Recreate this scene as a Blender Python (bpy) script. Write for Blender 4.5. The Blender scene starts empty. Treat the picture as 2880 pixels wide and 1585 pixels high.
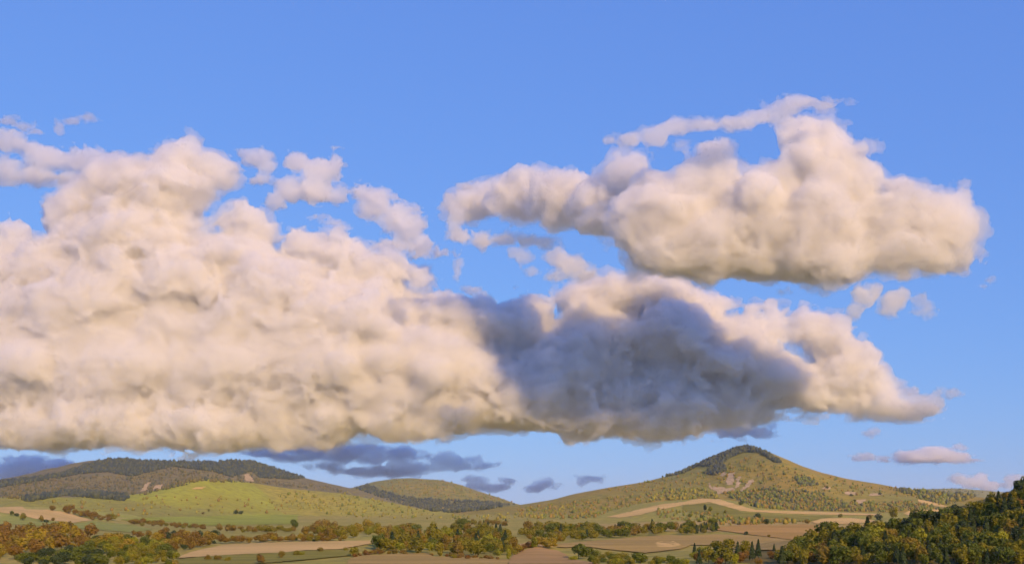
import bpy, bmesh, math, random
import numpy as np
from mathutils import Vector, Matrix
from mathutils.geometry import delaunay_2d_cdt

# ------------------------------------------------------------------ scene, camera, sky, sun
S = bpy.context.scene
COL = S.collection
F = 3088.0            # focal length in photograph pixels (photograph is 2880 wide)
YH = 1420.0           # photograph row of the true horizon
H = 30.0              # eye height above the valley floor, metres

cam_d = bpy.data.cameras.new('camera')
cam_d.sensor_width = 36.0
cam_d.lens = F / 2880 * 36
cam_d.shift_y = (YH - 792.5) / 2880
cam_d.clip_start = 1.0
cam_d.clip_end = 120000.0
cam = bpy.data.objects.new('camera', cam_d)
COL.objects.link(cam)
cam.location = (0, 0, H)
cam.rotation_euler = (math.radians(90), 0, 0)
S.camera = cam

SUN_EL = math.radians(27)
SUN_AZ = math.radians(152)     # clockwise from the view direction: behind the viewer, over the right shoulder
sdir = Vector((math.sin(SUN_AZ) * math.cos(SUN_EL), math.cos(SUN_AZ) * math.cos(SUN_EL), math.sin(SUN_EL)))

W = bpy.data.worlds.new('World')
S.world = W
W.use_nodes = True
nt = W.node_tree
nt.nodes.clear()
sky = nt.nodes.new('ShaderNodeTexSky')
sky.sky_type = 'NISHITA'
sky.sun_disc = False
sky.sun_elevation = SUN_EL
sky.sun_rotation = SUN_AZ
sky.altitude = 3000
sky.air_density = 2.0
sky.dust_density = 0.0
sky.ozone_density = 10.0
# one grade over the whole sky: each channel's contrast (power) and gain
sep = nt.nodes.new('ShaderNodeSeparateColor')
com = nt.nodes.new('ShaderNodeCombineColor')
nt.links.new(sky.outputs[0], sep.inputs[0])
for ch, (power, gain) in enumerate(((0.5, 0.505), (0.5, 0.69), (0.3, 1.68))):
    pw = nt.nodes.new('ShaderNodeMath'); pw.operation = 'POWER'; pw.inputs[1].default_value = power
    ml = nt.nodes.new('ShaderNodeMath'); ml.operation = 'MULTIPLY'; ml.inputs[1].default_value = gain
    nt.links.new(sep.outputs[ch], pw.inputs[0]); nt.links.new(pw.outputs[0], ml.inputs[0]); nt.links.new(ml.outputs[0], com.inputs[ch])
bg = nt.nodes.new('ShaderNodeBackground')
bg.inputs['Strength'].default_value = 0.15
out = nt.nodes.new('ShaderNodeOutputWorld')
nt.links.new(com.outputs[0], bg.inputs[0])
nt.links.new(bg.outputs[0], out.inputs[0])

sl = bpy.data.lights.new('sun', 'SUN')
sl.energy = 2.5
sl.angle = math.radians(0.53)
sl.color = (1.0, 0.62, 0.23)
sun = bpy.data.objects.new('sun', sl)
COL.objects.link(sun)
sun.rotation_euler = (-sdir).to_track_quat('-Z', 'Y').to_euler()

S.view_settings.view_transform = 'Standard'
S.view_settings.look = 'None'
S.view_settings.exposure = 1.0
S.view_settings.gamma = 1.0
S.view_settings.use_curve_mapping = False
S.cycles.use_denoising = True
S.cycles.use_adaptive_sampling = True
S.cycles.adaptive_threshold = 0.04
S.cycles.adaptive_min_samples = 16
S.cycles.max_bounces = 14
S.cycles.volume_bounces = 12
S.cycles.transparent_max_bounces = 64
S.cycles.diffuse_bounces = 4

# ------------------------------------------------------------------ helpers
_LAT = {}
def lattice_noise(P, seed):
    """smooth value noise in [-1, 1] at points P (n, 3)"""
    if seed not in _LAT: _LAT[seed] = np.random.default_rng(seed).uniform(-1, 1, (32, 32, 32)).astype(np.float32)
    L = _LAT[seed]
    i = np.floor(P).astype(np.int32)
    f = (P - i).astype(np.float32)
    f = f * f * (3 - 2 * f)
    i &= 31
    j = (i + 1) & 31
    x0, y0, z0 = i.T
    x1, y1, z1 = j.T
    fx, fy, fz = f.T
    a = L[x0, y0, z0] * (1 - fx) + L[x1, y0, z0] * fx
    b = L[x0, y1, z0] * (1 - fx) + L[x1, y1, z0] * fx
    c = L[x0, y0, z1] * (1 - fx) + L[x1, y0, z1] * fx
    d = L[x0, y1, z1] * (1 - fx) + L[x1, y1, z1] * fx
    return (a * (1 - fy) + b * fy) * (1 - fz) + (c * (1 - fy) + d * fy) * fz

def fbm(P, wave, octaves, seed, gain=0.5):
    t = np.zeros(len(P), np.float32)
    a, n = 1.0, 0.0
    for k in range(octaves):
        t += a * lattice_noise(P / wave + 17.3 * k, seed + k)
        n += a
        a *= gain
        wave /= 2.03
    return t / n

def billow(P, wave, octaves, seed, gain=0.5):
    """rounded cauliflower noise"""
    t = np.zeros(len(P), np.float32)
    a, n = 1.0, 0.0
    for k in range(octaves):
        t += a * (1 - np.abs(lattice_noise(P / wave + 11.7 * k, seed + k)) * 1.6)
        n += a
        a *= gain
        wave /= 2.1
    return t / n

def noise2(X, Y, wave, octaves, seed):
    X = np.asarray(X, float); Y = np.asarray(Y, float)
    P = np.stack([X.ravel(), Y.ravel(), np.full(X.size, seed * 3.7)], 1)
    return fbm(P, wave, octaves, seed).reshape(X.shape)

def mesh_np(name, v, f, smooth=True, mat=None):
    me = bpy.data.meshes.new(name)
    f = np.asarray(f)
    k = f.shape[1]
    me.vertices.add(len(v))
    me.vertices.foreach_set('co', np.asarray(v, np.float32).ravel())
    me.loops.add(f.size)
    me.loops.foreach_set('vertex_index', f.astype(np.int32).ravel())
    me.polygons.add(len(f))
    me.polygons.foreach_set('loop_start', np.arange(0, f.size, k, dtype=np.int32))
    me.polygons.foreach_set('use_smooth', np.full(len(f), smooth))
    me.update(calc_edges=True)
    if mat: me.materials.append(mat)
    return me

def put(name, me, label=None, cat=None, group=None, kind=None, parent=None):
    o = bpy.data.objects.new(name, me)
    COL.objects.link(o)
    if label: o['label'] = label
    if cat: o['category'] = cat
    if group: o['group'] = group
    if kind: o['kind'] = kind
    if parent: o.parent = parent
    return o

def new_mat(name):
    m = bpy.data.materials.new(name)
    m.use_nodes = True
    t = m.node_tree
    t.nodes.clear()
    return m, t, t.nodes.new('ShaderNodeOutputMaterial')

LAND = 2.35
def land_mat(name, ca, cb, cc, wave=120.0, fine=9.0, stretch=(1, 1, 1), bump=1.5, gain=None):
    """turf, scrub or plough: three colours mixed by noise at two sizes, with relief"""
    ca, cb, cc = [tuple(v * k for v, k in zip(c, gain or (LAND * .95, LAND * 1.10, LAND * 1.05))) for c in (ca, cb, cc)]
    m, t, o = new_mat(name)
    N, L = t.nodes.new, t.links.new
    geo = N('ShaderNodeNewGeometry')
    mp = N('ShaderNodeMapping')
    mp.inputs['Scale'].default_value = stretch
    L(geo.outputs['Position'], mp.inputs['Vector'])
    n1 = N('ShaderNodeTexNoise'); n1.inputs['Scale'].default_value = 1 / wave; n1.inputs['Detail'].default_value = 5
    n2 = N('ShaderNodeTexNoise'); n2.inputs['Scale'].default_value = 1 / fine; n2.inputs['Detail'].default_value = 4
    L(mp.outputs[0], n1.inputs['Vector']); L(mp.outputs[0], n2.inputs['Vector'])
    r1 = N('ShaderNodeMapRange'); r1.inputs[1].default_value = .38; r1.inputs[2].default_value = .62
    r2 = N('ShaderNodeMapRange'); r2.inputs[1].default_value = .40; r2.inputs[2].default_value = .68
    L(n1.outputs[0], r1.inputs[0]); L(n2.outputs[0], r2.inputs[0])
    m1 = N('ShaderNodeMix'); m1.data_type = 'RGBA'
    m1.inputs['A'].default_value = (*ca, 1); m1.inputs['B'].default_value = (*cb, 1)
    m2 = N('ShaderNodeMix'); m2.data_type = 'RGBA'; m2.inputs['B'].default_value = (*cc, 1)
    L(r1.outputs[0], m1.inputs['Factor']); L(r2.outputs[0], m2.inputs['Factor'])
    L(m1.outputs['Result'], m2.inputs['A'])
    b = N('ShaderNodeBsdfPrincipled')
    b.inputs['Roughness'].default_value = 0.95
    b.inputs['Specular IOR Level'].default_value = 0.1
    L(m2.outputs['Result'], b.inputs['Base Color'])
    bp = N('ShaderNodeBump'); bp.inputs['Strength'].default_value = 0.6; bp.inputs['Distance'].default_value = bump
    L(n2.outputs[0], bp.inputs['Height']); L(bp.outputs[0], b.inputs['Normal'])
    L(b.outputs[0], o.inputs['Surface'])
    return m

# ------------------------------------------------------------------ terrain: one height function, hills cut out of it as pieces
# crest lines read in photograph pixels, each at its own distance D; wf / wb: how far the slope runs to the front and to the back
HILLS = [
 ('wooded_ridge', 5200, 1900, 2600, [(-900,1420),(-400,1390),(-100,1364),(4,1360),(93,1349),(179,1333),(261,1305),(306,1297),(365,1295),(447,1298),(552,1301),(634,1301),(697,1296),(730,1305),(783,1324),(857,1344),(960,1367),(997,1374),(1072,1400),(1139,1421),(1251,1438),(1400,1440)]),
 ('domed_hill', 7000, 1400, 2000, [(700,1430),(860,1414),(940,1385),(995,1370),(1053,1354),(1109,1345),(1154,1343),(1240,1349),(1295,1362),(1351,1382),(1407,1399),(1456,1417),(1520,1428),(1650,1433)]),
 ('pointed_hill', 3900, 1300, 1700, [(1200,1444),(1330,1434),(1400,1425),(1467,1417),(1556,1403),(1612,1388),(1705,1371),(1817,1353),(1892,1333),(1940,1318),(1976,1299),(2032,1275),(2069,1260),(2095,1254),(2114,1257),(2159,1278),(2196,1298),(2255,1321),(2315,1338),(2442,1360),(2490,1371),(2572,1378),(2700,1396),(2900,1420),(3100,1440)]),
 ('distant_hill', 8500, 1500, 2500, [(2200,1432),(2400,1394),(2500,1378),(2572,1375),(2684,1372),(2777,1380),(2900,1392),(3100,1415),(3400,1430)]),
 ('green_knoll', 3000, 800, 1000, [(200,1449),(300,1432),(350,1412),(410,1395),(485,1381),(540,1360),(570,1350),(590,1348),(611,1350),(640,1358),(675,1372),(720,1392),(800,1424),(900,1449)]),
 ('knoll_shoulder', 3400, 900, 1000, [(430,1447),(560,1395),(620,1372),(660,1363),(690,1360),(764,1368),(850,1376),(960,1386),(1072,1408),(1180,1432),(1300,1446)]),
 ('pasture_rise', 2600, 800, 900, [(-700,1410),(-300,1392),(0,1397),(37,1400),(75,1410),(110,1408),(179,1397),(230,1399),(261,1402),(350,1411),(450,1420),(600,1432),(760,1455)]),
 ('meadow_rise', 1900, 700, 600, [(-500,1418),(0,1425),(80,1424),(180,1433),(260,1452),(350,1464),(480,1469)]),
 ('stubble_rise', 2400, 800, 900, [(1450,1458),(1600,1446),(1700,1436),(1800,1416),(1900,1406),(1980,1401),(2030,1404),(2080,1418),(2150,1430),(2300,1437),(2500,1440),(2700,1444),(2900,1452),(3100,1458)]),
 ('plough_rise', 1300, 420, 500, [(1500,1491),(1650,1482),(1800,1472),(1950,1466),(2100,1462),(2300,1466),(2500,1474),(2700,1485)]),
 ('field_mound', 800, 200, 260, [(330,1536),(480,1530),(650,1514),(800,1505),(960,1502),(1060,1506),(1200,1522),(1350,1535)]),
 ('turned_mound', 720, 120, 200, [(1300,1548),(1400,1540),(1460,1530),(1508,1524),(1560,1530),(1700,1532),(1900,1530),(2000,1540),(2150,1548)]),
 ('wooded_slope', 540, 190, 320, [(1600,1592),(1900,1572),(2100,1560),(2188,1562),(2255,1552),(2330,1526),(2390,1514),(2480,1510),(2560,1500),(2620,1488),(2680,1474),(2740,1446),(2800,1420),(2880,1390),(2990,1350),(3200,1290),(3500,1220)]),
]
_hx = []
for nm, D, wf, wb, pts in HILLS:
    p = np.array(pts, float)
    _hx.append(((p[:, 0] - 1440) / F * D, np.maximum(H + (YH - p[:, 1]) / F * D, 0)))

def smooth_interp(x, xs, zs, w):
    """piecewise-linear crest, softened over w metres"""
    return (np.interp(x - w, xs, zs) + 2 * np.interp(x, xs, zs) + np.interp(x + w, xs, zs)) / 4

def height(X, Y, full=False):
    X = np.asarray(X, float); Y = np.asarray(Y, float)
    base = 1.6 * noise2(X, Y, 420, 3, 5) * np.clip(Y / 700, 0, 1)
    best = np.zeros_like(X); who = np.full(X.shape, -1)
    soft = np.zeros_like(X)
    rough = noise2(X, Y, 330, 4, 21)
    for k, (nm, D, wf, wb, pts) in enumerate(HILLS):
        Dk = D * (1 + 0.0)
        t = np.where(Y < Dk, (Dk - Y) / wf, (Y - Dk) / wb)
        g = np.where(t < 1, np.cos(np.clip(t, 0, 1) * math.pi / 2) ** 2, 0)
        pw = 1.25 if nm == 'pointed_hill' else 1.0
        # crest read along the line of sight of each column, so that the slope runs straight down from it
        z = smooth_interp(X * (1 - 0.35 * np.clip(t, 0, 1) * 0), _hx[k][0], _hx[k][1], D * 0.004)
        z = z * g ** pw
        z = z * (1 + 0.22 * rough * np.clip(t * 2.2, 0, 1))
        who = np.where(z > best, k, who)
        soft += np.clip(z, 0, None) ** 4
        best = np.maximum(best, z)
    z = soft ** 0.25 + base
    z -= 0.0
    return (z, who, best) if full else z

# lines of sight, column by column: where each photograph pixel meets the land
_YS = np.geomspace(180, 11200, 2000)
_PX = np.arange(-240, 3121, 4.0)
_U = (_PX - 1440) / F
_CM = np.maximum.accumulate((height(_U[:, None] * _YS, np.broadcast_to(_YS, (len(_U), len(_YS)))) - H) / _YS, axis=1)
def hit(px, py):
    k = int(round((px + 240) / 4))
    if k < 0 or k >= len(_PX): return None
    t = (YH - py) / F
    c = _CM[k]
    i = int(np.searchsorted(c, t))
    if i >= len(_YS): return None
    y = _YS[0] if i == 0 else _YS[i - 1] + (t - c[i - 1]) / (c[i] - c[i - 1] + 1e-12) * (_YS[i] - _YS[i - 1])
    return ((px - 1440) / F * y, y)

C1 = lambda x, y: (x / 2.6833, 1250 + y / 2.6833)          # readings taken from three enlargements of the lower edge
C2 = lambda x, y: (960 + x / 2.6833, 1250 + y / 2.6833)
C3 = lambda x, y: (1920 + x / 2.6833, 1220 + y / 2.6833)

m_valley = land_mat('valley_turf', (.145, .115, .026), (.185, .13, .034), (.10, .088, .022), 260, 14)
m_hill = {
 'wooded_ridge': land_mat('ridge_scrub', (.088, .068, .034), (.105, .08, .034), (.058, .05, .032), 420, 30),
 'domed_hill': land_mat('dome_turf', (.13, .092, .022), (.10, .085, .024), (.06, .062, .025), 500, 35),
 'pointed_hill': land_mat('hill_heath', (.16, .098, .02), (.12, .10, .022), (.085, .07, .018), 300, 22),
 'distant_hill': land_mat('distant_turf', (.11, .098, .04), (.13, .105, .04), (.08, .08, .04), 500, 40),
 'green_knoll': land_mat('knoll_grass', (.17, .158, .02), (.14, .118, .022), (.115, .105, .018), 200, 16),
 'knoll_shoulder': land_mat('shoulder_grass', (.19, .14, .026), (.15, .13, .022), (.11, .092, .02), 260, 18),
 'pasture_rise': land_mat('pasture', (.155, .135, .024), (.13, .105, .025), (.095, .085, .02), 200, 14),
 'meadow_rise': land_mat('meadow_turf', (.16, .145, .03), (.19, .14, .05), (.11, .10, .022), 160, 12),
 'stubble_rise': land_mat('rough_pasture', (.17, .13, .03), (.15, .125, .026), (.11, .095, .022), 160, 12),
 'plough_rise': land_mat('dry_pasture', (.22, .135, .05), (.18, .12, .04), (.13, .10, .03), 130, 10),
 'field_mound': land_mat('field_grass', (.20, .14, .045), (.15, .13, .035), (.12, .10, .028), 60, 6),
 'turned_mound': land_mat('dry_soil', (.25, .14, .06), (.21, .13, .045), (.16, .10, .04), 50, 5),
 'wooded_slope': land_mat('forest_floor', (.07, .052, .016), (.09, .06, .018), (.05, .042, .014), 40, 4),
}
HILL_LABEL = {
 'wooded_ridge': 'long flat-topped dark ridge behind the green knoll',
 'domed_hill': 'smooth domed olive hill in the gap between the ridge and the pointed hill',
 'pointed_hill': 'pointed ochre hill with a dark wooded top',
 'distant_hill': 'low pale hill behind the wooded slope',
 'green_knoll': 'bright green rounded knoll below the dark ridge',
 'knoll_shoulder': 'ochre slope running down from the green knoll',
 'pasture_rise': 'olive pasture swelling at the foot of the ridge',
 'meadow_rise': 'grassy rise with a pink field at the edge',
 'stubble_rise': 'patchy rise with a pale stubble strip below the pointed hill',
 'plough_rise': 'orange-brown rise in the valley below the stubble strip',
 'field_mound': 'low mound with pink and green field strips',
 'turned_mound': 'low bare tan mound at the front edge',
 'wooded_slope': 'near slope covered by dark autumn wood',
}

def build_terrain():
    uu = np.concatenate([np.linspace(-.95, -.5, 50)[:-1], np.linspace(-.5, .5, 620), np.linspace(.5, .95, 50)[1:]])
    yy = np.concatenate([np.linspace(-300, 180, 30)[:-1], np.geomspace(180, 11200, 600)])
    U, Yg = np.meshgrid(uu, yy, indexing='ij')
    off = np.clip(500 - Yg, 0, None) * 0.8
    Xg = U * (Yg + off)
    Z, who, best = height(Xg, Yg, True)
    nx, ny = Xg.shape
    V = np.stack([Xg.ravel(), Yg.ravel(), Z.ravel()], 1)
    idx = np.arange(nx * ny).reshape(nx, ny)
    Q = np.stack([idx[:-1, :-1], idx[1:, :-1], idx[1:, 1:], idx[:-1, 1:]], -1).reshape(-1, 4)
    w = np.where(best > 4.0, who, -1)
    # smooth the ownership map a little so that borders are not ragged
    fw = w[:-1, :-1].ravel()
    # vertex normals of the whole sheet, so that the cuts do not show
    dx_u = np.gradient(V.reshape(nx, ny, 3), axis=0); dx_v = np.gradient(V.reshape(nx, ny, 3), axis=1)
    Nn = np.cross(dx_u, dx_v).reshape(-1, 3)
    Nn /= np.linalg.norm(Nn, axis=1)[:, None] + 1e-12
    for k in range(-1, len(HILLS)):
        q = Q[fw == k]
        if not len(q): continue
        used = np.unique(q)
        remap = np.zeros(nx * ny, np.int64); remap[used] = np.arange(len(used))
        nm = 'ground' if k < 0 else HILLS[k][0]
        me = mesh_np(nm, V[used], remap[q], True, m_valley if k < 0 else m_hill[nm])
        me.normals_split_custom_set_from_vertices(Nn[used].tolist())
        put(nm, me, 'olive green floor of the valley' if k < 0 else HILL_LABEL[nm], kind='structure')
build_terrain()
# ------------------------------------------------------------------ fields: sheets laid over the land
def field(name, label, pts, mat, lift=0.5, wob=2.0, seed=0):
    r = random.Random(seed)
    P = []
    n = len(pts)
    for i in range(n):
        (x0, y0), (x1, y1) = pts[i], pts[(i + 1) % n]
        k = max(1, int(math.hypot(x1 - x0, (y1 - y0) * 3) / 9))
        for j in range(k):
            t = j / k
            x = x0 + (x1 - x0) * t + r.uniform(-wob, wob)
            y = y0 + (y1 - y0) * t + r.uniform(-wob, wob) * 0.22
            h = hit(x, y)
            if h: P.append(h)
    P = np.array(P)
    # interior points
    lo, hi = P.min(0), P.max(0)
    D = P[:, 1].mean()
    st = max(5.0, min((hi - lo).min() / 8, D * 0.012))
    gx, gy = np.meshgrid(np.arange(lo[0], hi[0], st), np.arange(lo[1], hi[1], st * 1.4))
    G = np.stack([gx.ravel(), gy.ravel()], 1)
    G = G + np.random.default_rng(seed).uniform(-.2, .2, G.shape) * st
    ins = np.zeros(len(G), bool)
    for i in range(len(P)):
        a, b = P[i - 1], P[i]
        c = ((a[1] > G[:, 1]) != (b[1] > G[:, 1]))
        with np.errstate(divide='ignore', invalid='ignore'):
            xx = (b[0] - a[0]) * (G[:, 1] - a[1]) / (b[1] - a[1]) + a[0]
        ins ^= c & (G[:, 0] < xx)
    G = G[ins]
    allv = [Vector(p) for p in P] + [Vector(p) for p in G]
    res = delaunay_2d_cdt(allv, [], [list(range(len(P)))], 1, 1e-3)
    v2 = np.array([tuple(v) for v in res[0]])
    f = np.array([t for t in res[2] if len(t) == 3])
    if not len(f): return
    z = height(v2[:, 0], v2[:, 1]) + lift
    me = mesh_np(name, np.column_stack([v2, z]), f, True, mat)
    # faces upward
    if me.polygons[0].normal.z < 0: me.flip_normals()
    return put(name, me, label, kind='structure')

STR = (0.12, 1, 1)
FG = (1.62, 1.86, 1.6)
m_pink = land_mat('pink_stubble', (.37, .235, .11), (.32, .205, .09), (.27, .18, .075), 96, 19, STR, gain=FG)
m_pale = land_mat('pale_stubble', (.44, .27, .12), (.38, .235, .095), (.32, .20, .075), 112, 22, STR, gain=FG)
m_tan = land_mat('tan_field', (.27, .17, .062), (.23, .145, .05), (.19, .125, .042), 96, 19, STR, gain=FG)
m_orange = land_mat('orange_field', (.30, .165, .06), (.25, .14, .048), (.20, .12, .036), 128, 25, STR, gain=FG)
m_green = land_mat('bright_meadow', (.20, .20, .032), (.17, .17, .028), (.14, .14, .022), 144, 25, STR, gain=FG)
m_soft = land_mat('soft_meadow', (.20, .19, .055), (.17, .165, .04), (.13, .13, .03), 128, 25, STR, gain=FG)
m_olive = land_mat('olive_pasture', (.17, .135, .03), (.14, .12, .026), (.11, .095, .02), 96, 19, STR, gain=FG)
m_rock = land_mat('bare_rock', (.42, .30, .18), (.33, .24, .14), (.24, .18, .09), 40, 7, (1, 1, 1), gain=(1.35, 1.42, 1.4))
m_turned = land_mat('turned_soil', (.27, .155, .075), (.23, .135, .06), (.19, .115, .045), 64, 12, STR, gain=FG)

FIELDS = [
 ('field', 'small pink stubble field on the grassy rise at the left edge', [C1(*p) for p in [(-60,480),(20,472),(160,465),(200,488),(360,490),(520,510),(600,545),(700,570),(540,588),(420,575),(250,555),(100,522),(-60,505)]], m_pink),
 ('meadow', 'pale green meadow strip below the small pink field', [C1(*p) for p in [(-60,552),(20,548),(100,530),(250,562),(420,582),(560,596),(700,578),(950,600),(1160,638),(1000,662),(700,640),(500,625),(200,602),(-60,602)]], m_soft),
 ('meadow', 'bright green meadow across the valley below the knoll', [C1(*p) for p in [(900,562),(1200,546),(1500,540),(1800,531),(2250,526),(2240,600),(1900,602),(1600,610),(1350,610),(1280,582),(1000,577)]], m_green),
 ('field', 'long pink field strip curving over the low mound', [C1(*p) for p in [(1335,860),(1420,820),(1500,798),(1700,757),(2000,742),(2576,730),(2836,725),(2826,745),(2560,792),(2300,800),(2120,818),(1900,826),(1700,836),(1500,850)]], m_pink),
 ('field', 'olive green strip with bushes below the long pink field', [C1(*p) for p in [(1345,870),(1500,852),(1700,838),(1900,828),(2120,820),(2300,803),(2560,796),(2700,790),(2640,840),(2300,872),(1900,905),(1345,905)]], m_olive),
 ('field', 'tan field along the front edge below the central wood', [C2(*p) for p in [(40,905),(60,862),(150,842),(400,827),(650,822),(700,848),(1000,852),(1200,868),(1270,870),(1250,905)]], m_tan),
 ('field', 'bare reddish soil of the mound at the front edge', [C2(*p) for p in [(1260,905),(1290,842),(1400,792),(1480,772),(1560,790),(1620,800),(1700,832),(1720,862),(1950,905)]], m_turned),
 ('field', 'broad tan field in front of the wooded slope', [C2(*p) for p in [(1630,775),(1640,752),(1850,732),(2200,702),(2450,682),(2576,688),(2820,678),(3076,685),(3280,706),(3420,726),(3470,742),(3300,800),(2996,795),(2900,770),(2800,760),(2640,760),(2560,790),(2300,820),(2000,792),(1850,772),(1700,778)]], m_tan),
 ('field', 'pale bleached patch in the broad tan field', [C2(*p) for p in [(2360,745),(2420,730),(2500,726),(2570,760),(2480,780),(2400,778)]], m_pale),
 ('field', 'orange-brown field beyond the broad tan field', [C3(*p) for p in [(190,712),(470,682),(700,692),(900,682),(1080,690),(1100,740),(900,812),(750,788),(600,772),(420,748),(250,724)]], m_orange),
 ('field', 'small pale field beside the top of the wooded slope', [C3(*p) for p in [(970,662),(1050,637),(1250,633),(1450,650),(1465,664),(1200,680),(1000,676)]], m_pale),
 ('field', 'pale stubble strip winding below the pointed hill', [C2(*p) for p in [(2000,545),(2200,500),(2400,452),(2576,432),(2700,406),(2856,412),(2976,450),(3126,492),(3376,500),(3776,512),(4076,522),(4076,533),(3776,531),(3376,521),(3176,511),(3026,501),(2876,460),(2776,434),(2576,456),(2400,492),(2250,530),(2100,550)]], m_pale),
 ('field', 'pale field tip showing above the wooded slope', [C3(*p) for p in [(1660,601),(1720,577),(1900,567),(1960,577),(1850,596),(1700,611)]], m_pale),
 ('field', 'narrow straw field on the end of the pointed hill', [C3(*p) for p in [(1780,492),(1900,516),(2010,546),(1960,551),(1850,531),(1780,511)]], m_pale),
 ('meadow', 'olive meadow inside the bend of the stubble strip', [C3(*p) for p in [(0,532),(250,522),(450,592),(600,602),(820,612),(1150,622),(970,655),(600,672),(400,655),(200,612),(0,582)]], m_olive),
 ('rock_scar', 'tall pale rock scar on the face of the pointed hill', [C3(*p) for p in [(338,300),(388,290),(378,385),(330,382)]], m_rock),
 ('rock_scar', 'middle pale rock streak on the face of the pointed hill', [C3(*p) for p in [(402,330),(420,318),(446,322),(434,360),(424,400),(398,412),(404,370)]], m_rock),
 ('rock_scar', 'slanting pale rock streak nearest the middle of the pointed hill', [C3(*p) for p in [(498,350),(520,342),(538,356),(500,395),(462,428),(420,440),(446,410),(480,385)]], m_rock),
 ('rock_scar', 'ragged pale scree spreading below the rock streaks of the pointed hill', [C3(*p) for p in [(238,392),(262,404),(300,398),(332,412),(372,402),(400,418),(384,432),(330,436),(300,446),(272,452),(256,430),(225,420)]], m_rock),
 ('rock_scar', 'leftmost thin pale streak on the face of the pointed hill', [C3(*p) for p in [(192,372),(206,368),(216,392),(236,412),(222,420),(202,400)]], m_rock),
 ('rock_scar', 'faint pale ledge above the rock streaks of the pointed hill', [C3(*p) for p in [(284,296),(318,284),(330,300),(300,322),(286,314)]], m_rock),
 ('rock_scar', 'small pale bank low on the long end of the pointed hill', [C3(*p) for p in [(1050,412),(1085,392),(1125,405),(1115,420),(1060,420)]], m_rock),
 ('rock_scar', 'thin pale bank beside a dark bush on the long end of the pointed hill', [C3(*p) for p in [(1210,446),(1250,434),(1305,440),(1300,460),(1230,458)]], m_rock),
 ('rock_scar', 'flat pale bank farthest along the end of the pointed hill', [C3(*p) for p in [(1395,466),(1420,448),(1510,448),(1512,460),(1440,468)]], m_rock),
 ('rock_scar', 'small pale clearing at the foot of the pointed hill', [C3(*p) for p in [(1305,522),(1320,497),(1385,492),(1370,515),(1330,525)]], m_rock),
 ('rock_scar', 'narrow slanting pale clearing on the dark ridge', [C1(*p) for p in [(1105,285),(1138,280),(1105,345),(1060,352)]], m_rock),
 ('rock_scar', 'square pale clearing on the dark ridge', [C1(*p) for p in [(1160,312),(1232,294),(1212,336),(1152,346)]], m_rock),
 ('rock_scar', 'pale clearing high on the end of the dark ridge', [C1(*p) for p in [(1845,222),(1880,220),(1920,276),(1848,276)]], m_rock),
 ('rock_scar', 'thin straw patch on the green knoll', [C1(*p) for p in [(1448,336),(1480,322),(1562,318),(1530,334)]], m_pale),
]
for i, (nm, lb, pts, mt) in enumerate(FIELDS):
    field(nm, lb, pts, mt, 0.6 if nm != 'rock_scar' else 1.0, 2.0 if nm != 'rock_scar' else 3.0, i)
# ------------------------------------------------------------------ trees
def fol_mat(name, ca, cb):
    ca, cb = [tuple(v * k for v, k in zip(c, (1.62, 2.12, 1.95))) for c in (ca, cb)]
    m, t, o = new_mat(name)
    N, L = t.nodes.new, t.links.new
    oi = N('ShaderNodeObjectInfo')
    geo = N('ShaderNodeNewGeometry')
    add = N('ShaderNodeMath'); add.operation = 'ADD'
    ns = N('ShaderNodeTexNoise'); ns.inputs['Scale'].default_value = 0.22; ns.inputs['Detail'].default_value = 2
    L(geo.outputs['Position'], ns.inputs['Vector'])
    sc = N('ShaderNodeMath'); sc.operation = 'MULTIPLY_ADD'; sc.inputs[1].default_value = 0.9; sc.inputs[2].default_value = -0.45
    L(ns.outputs[0], sc.inputs[0])
    L(oi.outputs['Random'], add.inputs[0]); L(sc.outputs[0], add.inputs[1])
    mx = N('ShaderNodeMix'); mx.data_type = 'RGBA'
    mx.inputs['A'].default_value = (*ca, 1); mx.inputs['B'].default_value = (*cb, 1)
    L(add.outputs[0], mx.inputs['Factor'])
    d = N('ShaderNodeBsdfDiffuse'); tr = N('ShaderNodeBsdfTranslucent'); ms = N('ShaderNodeMixShader')
    ms.inputs[0].default_value = 0.3
    L(mx.outputs['Result'], d.inputs[0]); L(mx.outputs['Result'], tr.inputs[0])
    L(d.outputs[0], ms.inputs[1]); L(tr.outputs[0], ms.inputs[2]); L(ms.outputs[0], o.inputs['Surface'])
    return m
m_bark = land_mat('bark', (.06, .042, .03), (.08, .055, .035), (.04, .03, .02), 1.0, .3, (1, 1, 1), .05)
FOL = {
 'olive': fol_mat('olive_leaves', (.125, .095, .016), (.165, .118, .02)),
 'rust': fol_mat('rust_leaves', (.18, .088, .024), (.15, .078, .022)),
 'gold': fol_mat('golden_leaves', (.27, .145, .02), (.21, .13, .022)),
 'green': fol_mat('green_leaves', (.066, .07, .018), (.092, .086, .018)),
 'dark': fol_mat('dark_needles', (.028, .038, .022), (.045, .05, .024)),
 'brown': fol_mat('brown_leaves', (.135, .085, .02), (.17, .098, .024)),
 'yellow': fol_mat('yellow_green_leaves', (.20, .16, .02), (.165, .135, .02)),
 'red': fol_mat('reddish_leaves', (.15, .062, .022), (.14, .068, .022)),
}
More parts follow.
